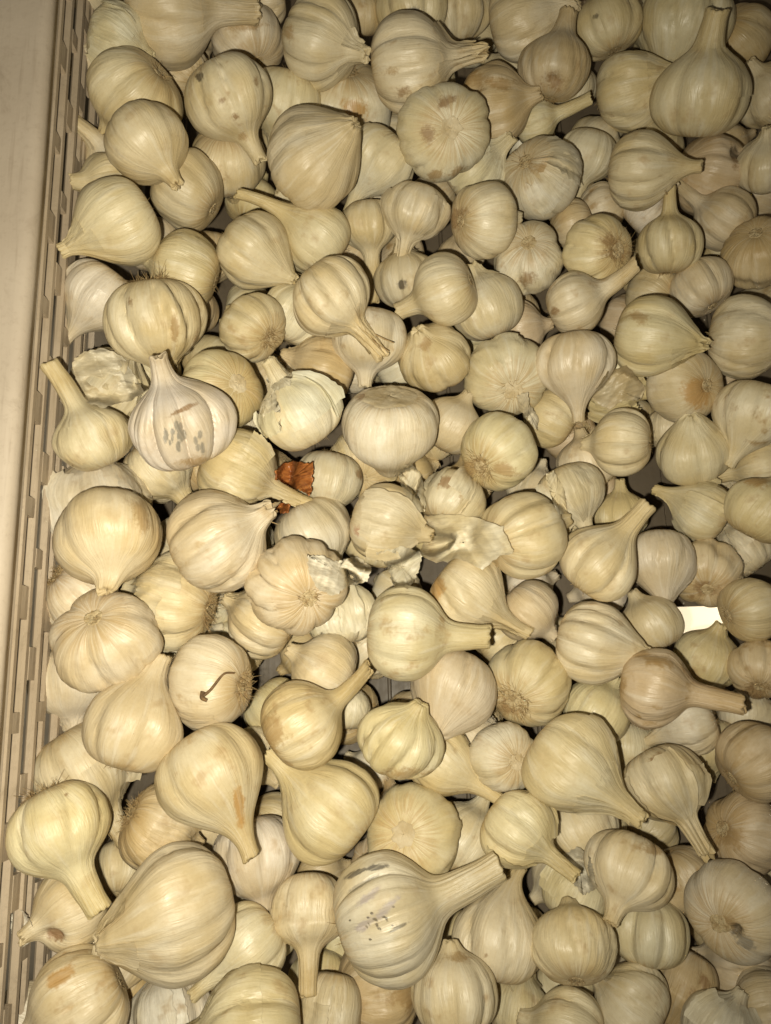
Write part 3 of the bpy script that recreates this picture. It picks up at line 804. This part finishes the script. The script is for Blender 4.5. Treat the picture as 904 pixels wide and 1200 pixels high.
def bulb_grid(rg, b, nu, nb, nn):
    fl, R = b['fl'], b['R']
    prof = list(PROFILE['f' if 'f' in fl else 'c' if 'c' in fl else 'r'])
    nw = 0.24 if 'n' in fl else 0.175
    if 'c' in fl: nw *= 0.95
    zs = prof[-1][1]
    if 'o' in fl: prof = [(x * (0.96 if z < 0.4 else 1.12), z * 1.12) for x, z in prof]; zs = prof[-1][1]
    L = max(0.05, b['T'] - zs)
    if 'n' in fl: prof[-1] = (max(prof[-1][0], .29), prof[-1][1]); prof[-2] = (max(prof[-2][0], .36), prof[-2][1]); prof[-3] = (max(prof[-3][0], .49), prof[-3][1])
    tip = zs + L
    prof += [(nw * 1.12, zs + 0.35 * L), (nw, zs + 0.75 * L), (nw * 1.03, tip - 0.02), (nw * 0.90, tip), (nw * 0.6, tip - 0.015), (nw * 0.3, tip - 0.035), (.01, tip - .04)]
    pr = np.array(prof)
    t = np.concatenate([[0], np.cumsum(np.hypot(*np.diff(pr, axis=0).T) + 1e-6)])
    tsh = t[12]
    nn = max(6, int(round((t[-1] - tsh) / (tsh / (nb - 1)))))
    tq = np.concatenate([np.linspace(0, tsh, nb), np.linspace(tsh, t[-1], nn + 1)[1:]])
    rr, zz = pchip(t, pr[:, 0], tq), pchip(t, pr[:, 1], tq)
    i0, i1 = int(nb * .72), nb + int(nn * .5)
    for _ in range(int((8 if 'c' in fl or 'n' in fl else 4) * (nb / 42) ** 2) if nb > 30 else 3):       # soft transition from shoulder to neck
        rr[i0:i1] = (rr[i0 - 1:i1 - 1] + 2 * rr[i0:i1] + rr[i0 + 1:i1 + 1]) / 4
    th = np.linspace(0, 2 * np.pi, nu, endpoint=False)
    TH, Z = np.meshgrid(th, zz); RR = np.repeat(rr[:, None], nu, 1)
    # cloves
    nc = int(rg.integers(5, 8)) if 's' not in fl else int(rg.integers(4, 7))
    if 'L' in fl: nc = int(rg.integers(6, 10))
    A = {True: rg.uniform(.14, .21), False: rg.uniform(.09, .15)}['L' in fl]
    if 's' in fl: A = rg.uniform(.045, .085)
    if 'w' in fl: A = rg.uniform(.07, .10)
    bd = np.sort((np.arange(nc) + rg.uniform(-.26, .26, nc)) * 2 * np.pi / nc)
    TW = TH + rg.normal() * 0.18 * Z + rg.normal() * 0.5 * np.clip(Z - .6, 0, 2)
    x = (TW - bd[0]) % (2 * np.pi)
    edges = np.concatenate([(bd - bd[0]) % (2 * np.pi), [2 * np.pi]])
    kk = np.clip(np.searchsorted(edges, x, side='right') - 1, 0, nc - 1)
    fx = (x - edges[kk]) / (edges[kk + 1] - edges[kk])
    amp = rg.uniform(.5, 1.5, nc)
    bump = amp[kk] * np.sin(np.pi * np.clip(fx, 0, 1)) ** 0.55
    wz = np.interp(Z, [-.75, -.66, -.3, .1, .55, .85, 1.2, 9], [.25, .9, 1.0, 1.0, .72, .34, .12, .05])
    f = 1 - A * wz + A * wz * bump
    # each clove shows one to three softer ridges
    sub = rg.integers(1, 5, nc)[kk]
    f += rg.uniform(.022, .042) * wz * (np.abs(np.sin(np.pi * fx * sub + .4 * np.sin(3 * Z + kk))) ** .8 - .6) * (sub > 1)
    # smaller pleats, unevenness
    f += 0.0055 * wave(rg, TW, Z, (10, 24), (-1, 1), 5) * np.interp(Z, [-.7, -.2, .4, 1.0, 2], [.6, .7, 1.1, 2.2, 3.0])
    f += 0.030 * wave(rg, TH, Z, (1, 3), (1, 4), 4)
    if 'k' in fl: f += 0.030 * wave(rg, TH, Z, (2, 6), (4, 11), 7)
    if 'x' in fl: f += np.interp(Z, [.8, 1.1, 3], [0, .10, .16]) * wave(rg, TW, Z, (5, 12), (-2, 2), 5)
    if 'w' in fl or rg.random() < .3: f -= 0.02 * np.interp(Z, [-.75, -.62, -.35], [0, 1, 0]) * (1 + wave(rg, TH, Z, (6, 12), (0, 1), 3))
    X = RR * f * np.cos(TH); Y = RR * f * np.sin(TH)
    sq = rg.uniform(-.05, .05); X = X * (1 + sq); Y = Y * (1 - sq)
    # neck: bend, flatten, ragged end
    zn = np.clip(Z - 0.70, 0, None)
    bnd = b.get('bend', rg.normal() * 0.10); ba = b.get('bang', rg.uniform(0, 6.28))
    X = X + math.cos(ba) * bnd * zn ** 2; Y = Y + math.sin(ba) * bnd * zn ** 2
    rag = np.clip((Z - (tip - 0.22)) / 0.22, 0, 1)
    Zr = Z + rag * (0.022 + (0.09 if 'x' in fl else 0)) * wave(rg, TH, 0 * Z, (2, 11), (0, 0), 7)
    Zr = Zr + 0.02 * wave(rg, TH, Z, (1, 3), (1, 3), 3) * np.clip(Z + .6, 0, 1)
    if b.get('dent'):
        pass
    base = pr[3][1] if 'f' not in fl else -.612
    P = np.stack([X, Y, Zr - base], -1) * R
    rest = np.stack([np.cos(TH), np.sin(TH), Z], -1)
    return P, rest, abs(base) * R, TH


def grid_normals(P):
    du = np.roll(P, -1, 1) - np.roll(P, 1, 1)
    dv = np.gradient(P, axis=0)
    n = np.cross(du, dv); n /= np.linalg.norm(n, axis=-1, keepdims=True) + 1e-12
    return n


def put_props(o, b):
    o['seed'] = b['seed']; o['tone'] = b['tone']; o['dirt'] = b['dirt']


def root_plate(rg, b, rad, concave):
    R = b['R']; nr, na = 9, 26
    q = np.linspace(0.03, 1.0, nr)[:, None]; th = np.linspace(0, 2 * np.pi, na, endpoint=False)[None, :]
    edge = 1 + 0.10 * wave(rg, th, 0 * th, (3, 9), (0, 0), 5)
    rr = q * rad * edge
    z = 0.028 * np.sqrt(np.clip(1.02 - q ** 4, 0, None)) + 0.010 * rg.normal(size=(nr, na)) * (q < .99) - concave * (1 - q ** 2)
    P = np.stack([rr * np.cos(th), rr * np.sin(th), -z + 0 * th], -1) * R
    if 'f' in b['fl']: P[..., 2] += 0.006 * R
    else: P[..., 2] += 0.020 * R
    P[-1, :, 2] += 0.03 * R
    return quad_mesh('root_plate', P.reshape(-1, 3), grid_faces(nr, na, True)[:, ::-1])


def root_hairs(rg, b, n, rad, length):
    R = b['R']; lst = []
    for _ in range(n):
        a = rg.uniform(0, 6.28); q = rad * math.sqrt(rg.uniform(0.1, 1)); ln = length * rg.uniform(.35, 1)
        p0 = np.array([q * math.cos(a), q * math.sin(a), 0.02])
        dr = np.array([math.cos(a) * rg.uniform(.4, 1.5), math.sin(a) * rg.uniform(.4, 1.5), -rg.uniform(.02, .45)]) + rg.normal(size=3) * .35
        dr /= np.linalg.norm(dr)
        c = rg.normal(size=3) * .7
        tt = np.linspace(0, 1, 5)[:, None]
        pts = (p0 + dr * ln * tt + c * ln * tt ** 2) * R
        lst.append(tube(pts, np.linspace(.0075, .003, 5) * R, 3))
    return tubes_mesh('root_tuft', lst)


def flap_mesh(rg, b, P, N, rest, th0, thw, z0, z1, lift, curl, name='skin_flap', ng=15):
    """A ragged piece of outer skin lying on the bulb, lifting at its free edges."""
    nv, nu = P.shape[:2]; R = b['R']
    zr = rest[:, 0, 2]
    top = int(np.argmax(zr))
    a = np.linspace(0, 1, ng); A, Cc = np.meshgrid(a, a)
    e1, e2, e3 = (wave(rg, Cc * 6.28, 0 * Cc, (1, 7), (0, 0), 6) * 0.05 for _ in range(3))
    th = th0 + thw * (A - .5) * (1 + 0.5 * e1) + 0.22 * (e2 - e2.mean()) * thw
    zz = z0 + (z1 - z0) * Cc + 0.5 * (z1 - z0) * wave(rg, A * 6.28, 0 * A, (1, 6), (0, 0), 6) * 0.08 * (0.4 + abs(Cc - .5))
    iv = np.interp(zz, zr[:top], np.arange(top)); iu = (th / (2 * np.pi) * nu) % nu
    i0 = np.clip(iv.astype(int), 0, nv - 2); fi = (iv - i0)[..., None]; j0 = iu.astype(int) % nu; fj = (iu - iu.astype(int))[..., None]; j1 = (j0 + 1) % nu

    def sm(G):
        return (G[i0, j0] * (1 - fi) * (1 - fj) + G[i0 + 1, j0] * fi * (1 - fj) + G[i0, j1] * (1 - fi) * fj + G[i0 + 1, j1] * fi * fj)
    p, n, rs = sm(P), sm(N), sm(rest)
    ed = np.maximum(np.abs(A - .5) * 2, (1 - Cc) if curl >= 0 else Cc)
    side = int(rg.integers(2)); ed2 = A if side else 1 - A
    off = lift + abs(curl) * np.clip(ed2 - .45, 0, 1) ** 2 * 2.2 + 0.4 * abs(curl) * np.clip(ed - .75, 0, 1) ** 1.5 + 0.010 * wave(rg, A * 6, Cc * 6, (1, 4), (1, 3), 4)
    off = np.maximum(off, 0.008)
    p = p + n * (off * R)[..., None]
    me = quad_mesh(name, p.reshape(-1, 3), grid_faces(ng, ng, False))
    attr(me, 'rest', 'FLOAT_VECTOR', rs.reshape(-1, 3)); attr(me, 'mark', 'FLOAT_COLOR', np.zeros((ng * ng, 4)))
    return me


def build_bulb(i, b):
    rg = np.random.default_rng(1000 + i)
    R, fl = b['R'], b['fl']
    big = not b['fill']
    b['seed'] = float(rg.uniform(0, 10)); b['dirt'] = float(rg.beta(1.3, 3.0) + (0.3 if b['tn'] == 'b' else 0))
    tc = np.array(TONES[b['tn']]) * rg.uniform(.92, 1.06) * np.array([1, rg.uniform(.98, 1.02), rg.uniform(.90, 1.08)])
    b['tone'] = [float(x) for x in tc]
    nu, nb, nn = (72, 42, 14) if big else (40, 24, 8)
    hi = len(b['marks']) > 9
    if hi: nu, nb, nn = 240, 140, 26
    P, rest, hb, TH = bulb_grid(rg, b, nu, nb, nn)
    # orientation
    d = Vector(b['dir']).normalized()
    roll = b.get('roll', rg.uniform(0, 6.28))
    M = (d.to_track_quat('Z', 'Y').to_matrix() @ Matrix.Rotation(roll, 3, 'Z')).to_4x4()
    base = Vector(b['C']) - d * hb
    root = link('garlic_bulb', None, None)
    root.matrix_world = Matrix.Translation(base) @ M
    root.empty_display_size = 0.01
    tag(root, b['label'], 'garlic', 'garlic bulbs heaped in the crate')
    N = grid_normals(P)
    Mn = np.array(M.to_3x3()); W = P @ Mn.T + np.array(base); NW = N @ Mn.T
    mark = np.zeros(P.shape[:2] + (4,)); mark[..., :3] = 0.3
    if big:
        pu, pv, _ = to_px(W)
        vd = CAMP - W; vd /= np.linalg.norm(vd, axis=-1, keepdims=True)
        front = np.clip((NW * vd).sum(-1) * 5, 0, 1)
        for (mx, my, ra, rb, ang, cn) in b['marks']:
            ca, sa = math.cos(math.radians(ang)), math.sin(math.radians(ang))
            dx, dy = pu - mx, -(pv - my)
            # no smaller than the mesh can hold
            sc = max(1.0, (1.5 if hi else 3.2) / min(ra, rb))
            a = np.exp(-(((dx * ca + dy * sa) / (ra * sc)) ** 2 + ((-dx * sa + dy * ca) / (rb * sc)) ** 2) * 1.1) * front * (1.5 if cn in ('black', 'dark', 'orange', 'grey', 'rot') else 1.05)
            up = a > mark[..., 3]
            mark[up, 3] = a[up]; mark[up, :3] = MARKCOL[cn]
            if cn in ('dark', 'rot') and ra > 6:
                dn = -0.16 * R * np.clip(a, 0, 1) ** 1.5
                P = P + N * dn[..., None]
            if (mx, my) == (650, 97):
                P = P - N * (0.20 * R * np.clip(a, 0, 1))[..., None]
    if b['marks'] and big: N = grid_normals(P)
    F = grid_faces(P.shape[0], nu, True)
    split = (nb - 1) * nu
    vs = nb * nu
    pf, rf, mf, nf = P.reshape(-1, 3), rest.reshape(-1, 3), mark.reshape(-1, 4), N.reshape(-1, 3)
    fb = F[:split]
    me = quad_mesh('body', pf[:vs], fb, True, nf[:vs])
    attr(me, 'rest', 'FLOAT_VECTOR', rf[:vs]); attr(me, 'mark', 'FLOAT_COLOR', mf[:vs])
    put_props(link('body', me, M_SKIN, root), b)
    v0 = (nb - 1) * nu
    me = quad_mesh('neck', pf[v0:], F[split:] - v0, True, nf[v0:])
    attr(me, 'rest', 'FLOAT_VECTOR', rf[v0:]); attr(me, 'mark', 'FLOAT_COLOR', mf[v0:])
    put_props(link('neck', me, M_SKIN, root), b)
    rad = 0.60 if 'f' in fl else rg.uniform(.25, .30) if 'w' in fl else rg.uniform(.17, .24)
    link('root_plate', root_plate(rg, b, rad, rg.uniform(0, .03)), M_CUT if 'f' in fl or 'w' in fl else M_ROOT, root)
    if big:
        if 'h' in fl:
            link('root_tuft', root_hairs(rg, b, 300, rad * 1.45, .17), M_HAIR, root)
        elif rg.random() < .55 and 'f' not in fl:
            link('root_tuft', root_hairs(rg, b, 60, rad, .11), M_HAIR, root)
        # angle of the side facing the camera
        vc = Mn.T @ (CAMP - np.array(b['C'])); thc = math.atan2(vc[1], vc[0])
        zr = float(vc[2] / np.linalg.norm(vc))
        nf_ = 3 if 't' in fl else (1 if rg.random() < .55 and 's' not in fl and 'f' not in fl and not b['marks'] else 0)
        for q in range(nf_):
            strong = 't' in fl
            z0 = rg.uniform(-.45, .1); z1 = rg.uniform(.55, .95)
            if zr < -.6: z0, z1 = -.62, rg.uniform(-.1, .3)
            fm = flap_mesh(rg, b, P, N, rest, thc + rg.uniform(-1.3, 1.3), rg.uniform(.7, 1.6), z0, z1, .014, (rg.uniform(.08, .30) if strong else rg.uniform(.0, .05)))
            o = link('skin_flap', fm, M_PAPER if strong else M_SKIN, root); put_props(o, b)
            if strong: o['tone'] = [min(.8, x * y) for x, y in zip(b['tone'], (1.10, 1.12, 1.16))]
        # wisps of dry skin round the neck
        if rg.random() < (.75 if 'x' in fl or 't' in fl else .38) and b['T'] > 1.15:
            for q in range(int(rg.integers(1, 4))):
                fm = flap_mesh(rg, b, P, N, rest, thc + rg.uniform(-1.6, 1.6), rg.uniform(.6, 1.3), rg.uniform(.62, .85), max(.98, b['T'] * rg.uniform(.86, .97)), .012, rg.uniform(.03, .12), 'neck_skin', 11)
                put_props(link('neck_skin', fm, M_PAPER, root), b)
    b['root'] = root; b['W'] = W
    return root


# marks go to the front bulb they fall on
for b in B: b['marks'] = []
for mk in MARKS:
    c = [(bb['s'], k) for k, bb in enumerate(B[:NB]) if math.hypot(bb['u'] - mk[0], bb['v'] - mk[1]) < bb['r'] * 1.02]
    if c:
        B[min(c)[1]]['marks'].append(mk)


def find(u, v):
    return min(B[:NB], key=lambda q: math.hypot(q['u'] - u, q['v'] - v))


for u, v, bend in ((352, 850, .45), (129, 627, .5), (372, 281, .16), (585, 1105, .5), (850, 258, .3), (245, 905, .12), (68, 968, .10), (452, 1077, .06)):
    find(u, v)['bend'] = bend
for i, b in enumerate(B):
    build_bulb(i, b)


# ------------------------------------------------------------------ loose skins and scraps lying on the heap
def front_depth(u, v, rad=0.0):
    """depth of the heap's surface along the ray through a photograph pixel"""
    d = ray(u, v); best = 9.0
    for b in B:
        if abs(b['u'] - u) > b['r'] * 1.05 or abs(b['v'] - v) > b['r'] * 1.05: continue
        c = b['d'] * b['s']; dd = d / np.linalg.norm(d)
        tc = c @ dd; h2 = c @ c - tc * tc; r2 = (0.97 * b['R']) ** 2
        if h2 < r2:
            best = min(best, (tc - math.sqrt(r2 - h2)) / np.linalg.norm(d))
    return best


def sheet(name, label, cat, poly, mat, lift=0.002, relax=14, amp=0.0015, seed=0, n=34, tone=(0.78, 0.72, 0.55), group=None, thick=0.0, stiff=0.5, ang=None):
    """A ragged sheet with the given outline draped over the bulbs below it."""
    rg = np.random.default_rng(seed)
    poly = np.array(poly, float)
    cen = poly.mean(0)
    m = 72
    tl = np.concatenate([[0], np.cumsum(np.hypot(*np.diff(np.vstack([poly, poly[:1]]), axis=0).T))])
    tq = np.linspace(0, tl[-1], m, endpoint=False)
    pc = np.vstack([poly, poly[:1]])
    ox = np.interp(tq, tl, pc[:, 0]) + rg.normal(size=m) * 0.7; oy = np.interp(tq, tl, pc[:, 1]) + rg.normal(size=m) * 0.7
    q = np.linspace(0.02, 1, n)[:, None]
    U = cen[0] + (ox[None] - cen[0]) * q; V = cen[1] + (oy[None] - cen[1]) * q
    D = np.array([[front_depth(U[i, j], V[i, j]) for j in range(m)] for i in range(n)])
    D = np.where(D > 8, np.nanmedian(D[D < 8]) + 0.004, D)
    D0_ = D.copy()
    for _ in range(relax):
        S = D.copy()
        S[1:-1] = (D[:-2] + D[2:] + np.roll(D, 1, 1)[1:-1] + np.roll(D, -1, 1)[1:-1]) / 4
        S[-1] = (D[-2] + np.roll(D, 1, 1)[-1] + np.roll(D, -1, 1)[-1]) / 3
        S[0] = D[1].mean()
        D = np.minimum(S, D0_)            # never inside a bulb
    th = np.linspace(0, 6.28, m)[None]
    an = math.atan2(poly[1][1] - poly[0][1], poly[1][0] - poly[0][0]) if ang is None else -ang
    fold = np.zeros_like(U)
    for _ in range(9):
        aa = an + math.pi / 2 + rg.normal() * 0.5; wl = rg.uniform(6, 34)
        ph = (U * math.cos(aa) + V * math.sin(aa)) * 6.28 / wl + rg.uniform(0, 6.28) + 0.8 * np.sin(U / 23 + V / 31 + rg.uniform(0, 6))
        fold += wl / 22 * (1 - np.abs(np.sin(ph / 2)) * 1.6) * rg.uniform(.3, 1) / 2.6
    D = D - lift - amp * fold - 0.003 * stiff * (q ** 4) * (1 + wave(rg, th, 0 * q, (1, 3), (0, 0), 3))
    D = np.minimum(D, D0_ - 0.0006)
    pts = np.stack([(U - 452) / FPX * D, -(V - 600) / FPX * D, -D], -1)
    W = to_world(pts)
    o0 = W.reshape(-1, 3).mean(0)
    me = quad_mesh(name, (W - o0).reshape(-1, 3), grid_faces(n, m, True)[:, ::-1])
    a = math.atan2(poly[1][1] - poly[0][1], poly[1][0] - poly[0][0]) if ang is None else ang
    ux = (U - cen[0]) / 60; vy = (V - cen[1]) / 60
    rest = np.stack([ux * math.sin(a) + vy * math.cos(a), ux * 0.15, (ux * math.cos(a) - vy * math.sin(a))], -1)
    attr(me, 'rest', 'FLOAT_VECTOR', rest.reshape(-1, 3))
    mkk = np.zeros((n * m, 4)); attr(me, 'mark', 'FLOAT_COLOR', mkk)
    o = link(name, me, mat)
    o.location = o0
    o['seed'] = float(rg.uniform(0, 10)); o['tone'] = list(tone); o['dirt'] = 0.15
    if thick:
        md = o.modifiers.new('thickness', 'SOLIDIFY'); md.thickness = thick; md.offset = 0
    tag(o, label, cat, group)
    return o


G = 'loose papery skins on the heap'
sheet('loose_skin', 'largest sheet of loose translucent skin draped between the scabbed and blushed bulbs', 'skin',
      [(497, 604), (530, 603), (562, 607), (590, 618), (602, 648), (585, 652), (566, 668), (540, 655), (510, 660), (492, 650), (500, 628)], M_PAPER, .002, 20, .002, 1, group=G, ang=0.2)
sheet('loose_skin', 'upright pale skin flake between the flat-cut bulb and the dirty-crowned bulb', 'skin',
      [(468, 548), (482, 543), (494, 556), (499, 590), (498, 603), (480, 590), (470, 568)], M_PAPER, .002, 10, .001, 2, group=G, ang=1.3)
sheet('loose_skin', 'thin torn skin strip hanging from the bright white long-necked bulb to the big sheet', 'skin',
      [(440, 648), (470, 640), (496, 648), (490, 672), (480, 690), (462, 688), (455, 665)], M_PAPER, .002, 14, .0015, 3, group=G, ang=0.8)
sheet('loose_skin', 'white torn flap spread over the pinkish bulb beside its root', 'skin',
      [(360, 650), (378, 652), (395, 658), (420, 652), (437, 665), (430, 682), (410, 686), (392, 698), (372, 690), (362, 672)], M_PAPER, .003, 10, .0022, 4, tone=(0.78, 0.72, 0.57), group=G, ang=-0.2)
sheet('loose_skin', 'narrow white skin strip lying across the pale bulb with the wide tan root disc', 'skin',
      [(606, 464), (618, 460), (622, 476), (632, 490), (630, 505), (618, 490), (608, 480)], M_PAPER, .002, 8, .001, 5, tone=(0.78, 0.72, 0.57), group=G, ang=1.2)
sheet('loose_skin', 'crumpled grey skin lying against the long yellow neck by the wall', 'skin',
      [(84, 425), (98, 412), (122, 408), (145, 418), (158, 440), (170, 462), (150, 470), (120, 478), (102, 472), (92, 452)], M_PAPER, .003, 8, .003, 6, tone=(0.68, 0.62, 0.47), group=G, ang=0.1)
sheet('loose_skin', 'small white skin scrap at the foot of the crate wall under the rotten orange hole', 'skin',
      [(12, 1072), (26, 1066), (38, 1080), (40, 1100), (24, 1113), (14, 1096)], M_PAPER, .002, 8, .0015, 7, tone=(0.76, 0.72, 0.62), group=G)
sheet('loose_skin', 'ragged skin scrap between the bristly root cap and the crumpled white bulb', 'skin',
      [(318, 430), (332, 424), (345, 436), (340, 452), (322, 458), (312, 446)], M_PAPER, .002, 8, .0015, 8, group=G)
sheet('loose_skin', 'greyish skin scrap beside the flared papery neck of the many-cloved bulb', 'skin',
      [(660, 1002), (678, 992), (692, 1005), (700, 1040), (684, 1050), (668, 1030)], M_PAPER, .002, 8, .0015, 9, tone=(0.62, 0.58, 0.47), group=G)
sheet('loose_skin', 'ragged skin hanging over the edge beside the black gap near the drop-shaped bulb', 'skin',
      [(692, 466), (712, 436), (735, 428), (757, 455), (752, 468), (730, 470), (715, 482)], M_PAPER, .003, 8, .0015, 10, tone=(0.58, 0.50, 0.34), group=G, ang=0.4)
sheet('loose_skin', 'torn skin collar beside the scabbed large bulb and ragged-collared bulb', 'skin',
      [(640, 555), (650, 552), (662, 575), (665, 598), (655, 604), (645, 582)], M_PAPER, .002, 8, .001, 12, group=G, ang=1.2)
sheet('loose_skin', 'crisp torn skin around the flaking bulb beside the yellow-streaked root disc bulb', 'skin',
      [(310, 470), (322, 458), (328, 480), (330, 505), (318, 512), (308, 492)], M_PAPER, .002, 8, .002, 13, tone=(0.70, 0.66, 0.54), group=G)
sheet('onion_skin', 'glossy copper-brown onion skin flake lying among white bulbs', 'onion skin',
      [(323, 552), (332, 543), (350, 541), (368, 543), (367, 556), (364, 580), (350, 574), (336, 568), (325, 564)], M_ONION, .011, 16, .0005, 20, thick=0.0008)
sheet('onion_skin', 'tiny copper-brown onion scrap beside the tuft of white fibres', 'onion skin',
      [(322, 594), (331, 589), (340, 592), (338, 600), (328, 601)], M_ONION, .002, 6, .0008, 21, n=10, thick=0.0006)


# strands and stalks: parts of the bulbs they are stuck to
def strand(b, pts, r0, r1, mat, name, lift=0.0012):
    W = []
    for u, v in pts:
        dpt = min(front_depth(u, v), b['s']) - lift
        W.append(to_world(ray(u, v) * dpt))
    W = np.array(W); t = np.linspace(0, len(W) - 1, 4 * len(W))
    Wd = np.stack([np.interp(t, np.arange(len(W)), W[:, k]) for k in range(3)], -1)
    for _ in range(3): Wd[1:-1] = (Wd[:-2] + Wd[1:-1] + Wd[2:]) / 3
    mi = np.array(b['root'].matrix_world.inverted())
    Wl = Wd @ mi[:3, :3].T + mi[:3, 3]
    P, F = tube(Wl, np.linspace(r0, r1, len(Wl)), 6)
    return link(name, quad_mesh(name, P, F), mat, b['root'])


bpy.context.view_layer.update()
b = find(249, 800)
strand(b, [(239, 815), (247, 809), (255, 798), (263, 788), (275, 789)], .0008, .0004, M_TWIG, 'dry_stalk')
strand(b, [(238, 811), (236, 818), (243, 821)], .0013, .0008, M_TWIG, 'dry_stalk')
b = find(253, 636)
rgs = np.random.default_rng(5)
for q in range(11):
    a = math.radians(rgs.uniform(-25, 50)); l = rgs.uniform(10, 24)
    p0 = (306 + rgs.uniform(-3, 3), 603 + rgs.uniform(-5, 5))
    strand(b, [p0, (p0[0] + .5 * l * math.cos(a), p0[1] - .5 * l * math.sin(a) + rgs.uniform(-2, 2)), (p0[0] + l * math.cos(a), p0[1] - l * math.sin(a))], .00035, .0002, M_HAIR, 'root_fibre', .003)
for (u, v), pts in (((478, 78), [(560, 60), (566, 52), (572, 50)]), ((783, 290), [(780, 224), (784, 231), (791, 222)]), ((388, 345), [(440, 392), (452, 398), (462, 402)]), ((388, 345), [(436, 398), (450, 408), (456, 412)])):
    strand(find(u, v), pts, .0005, .0003, M_HAIR, 'root_fibre', .002)
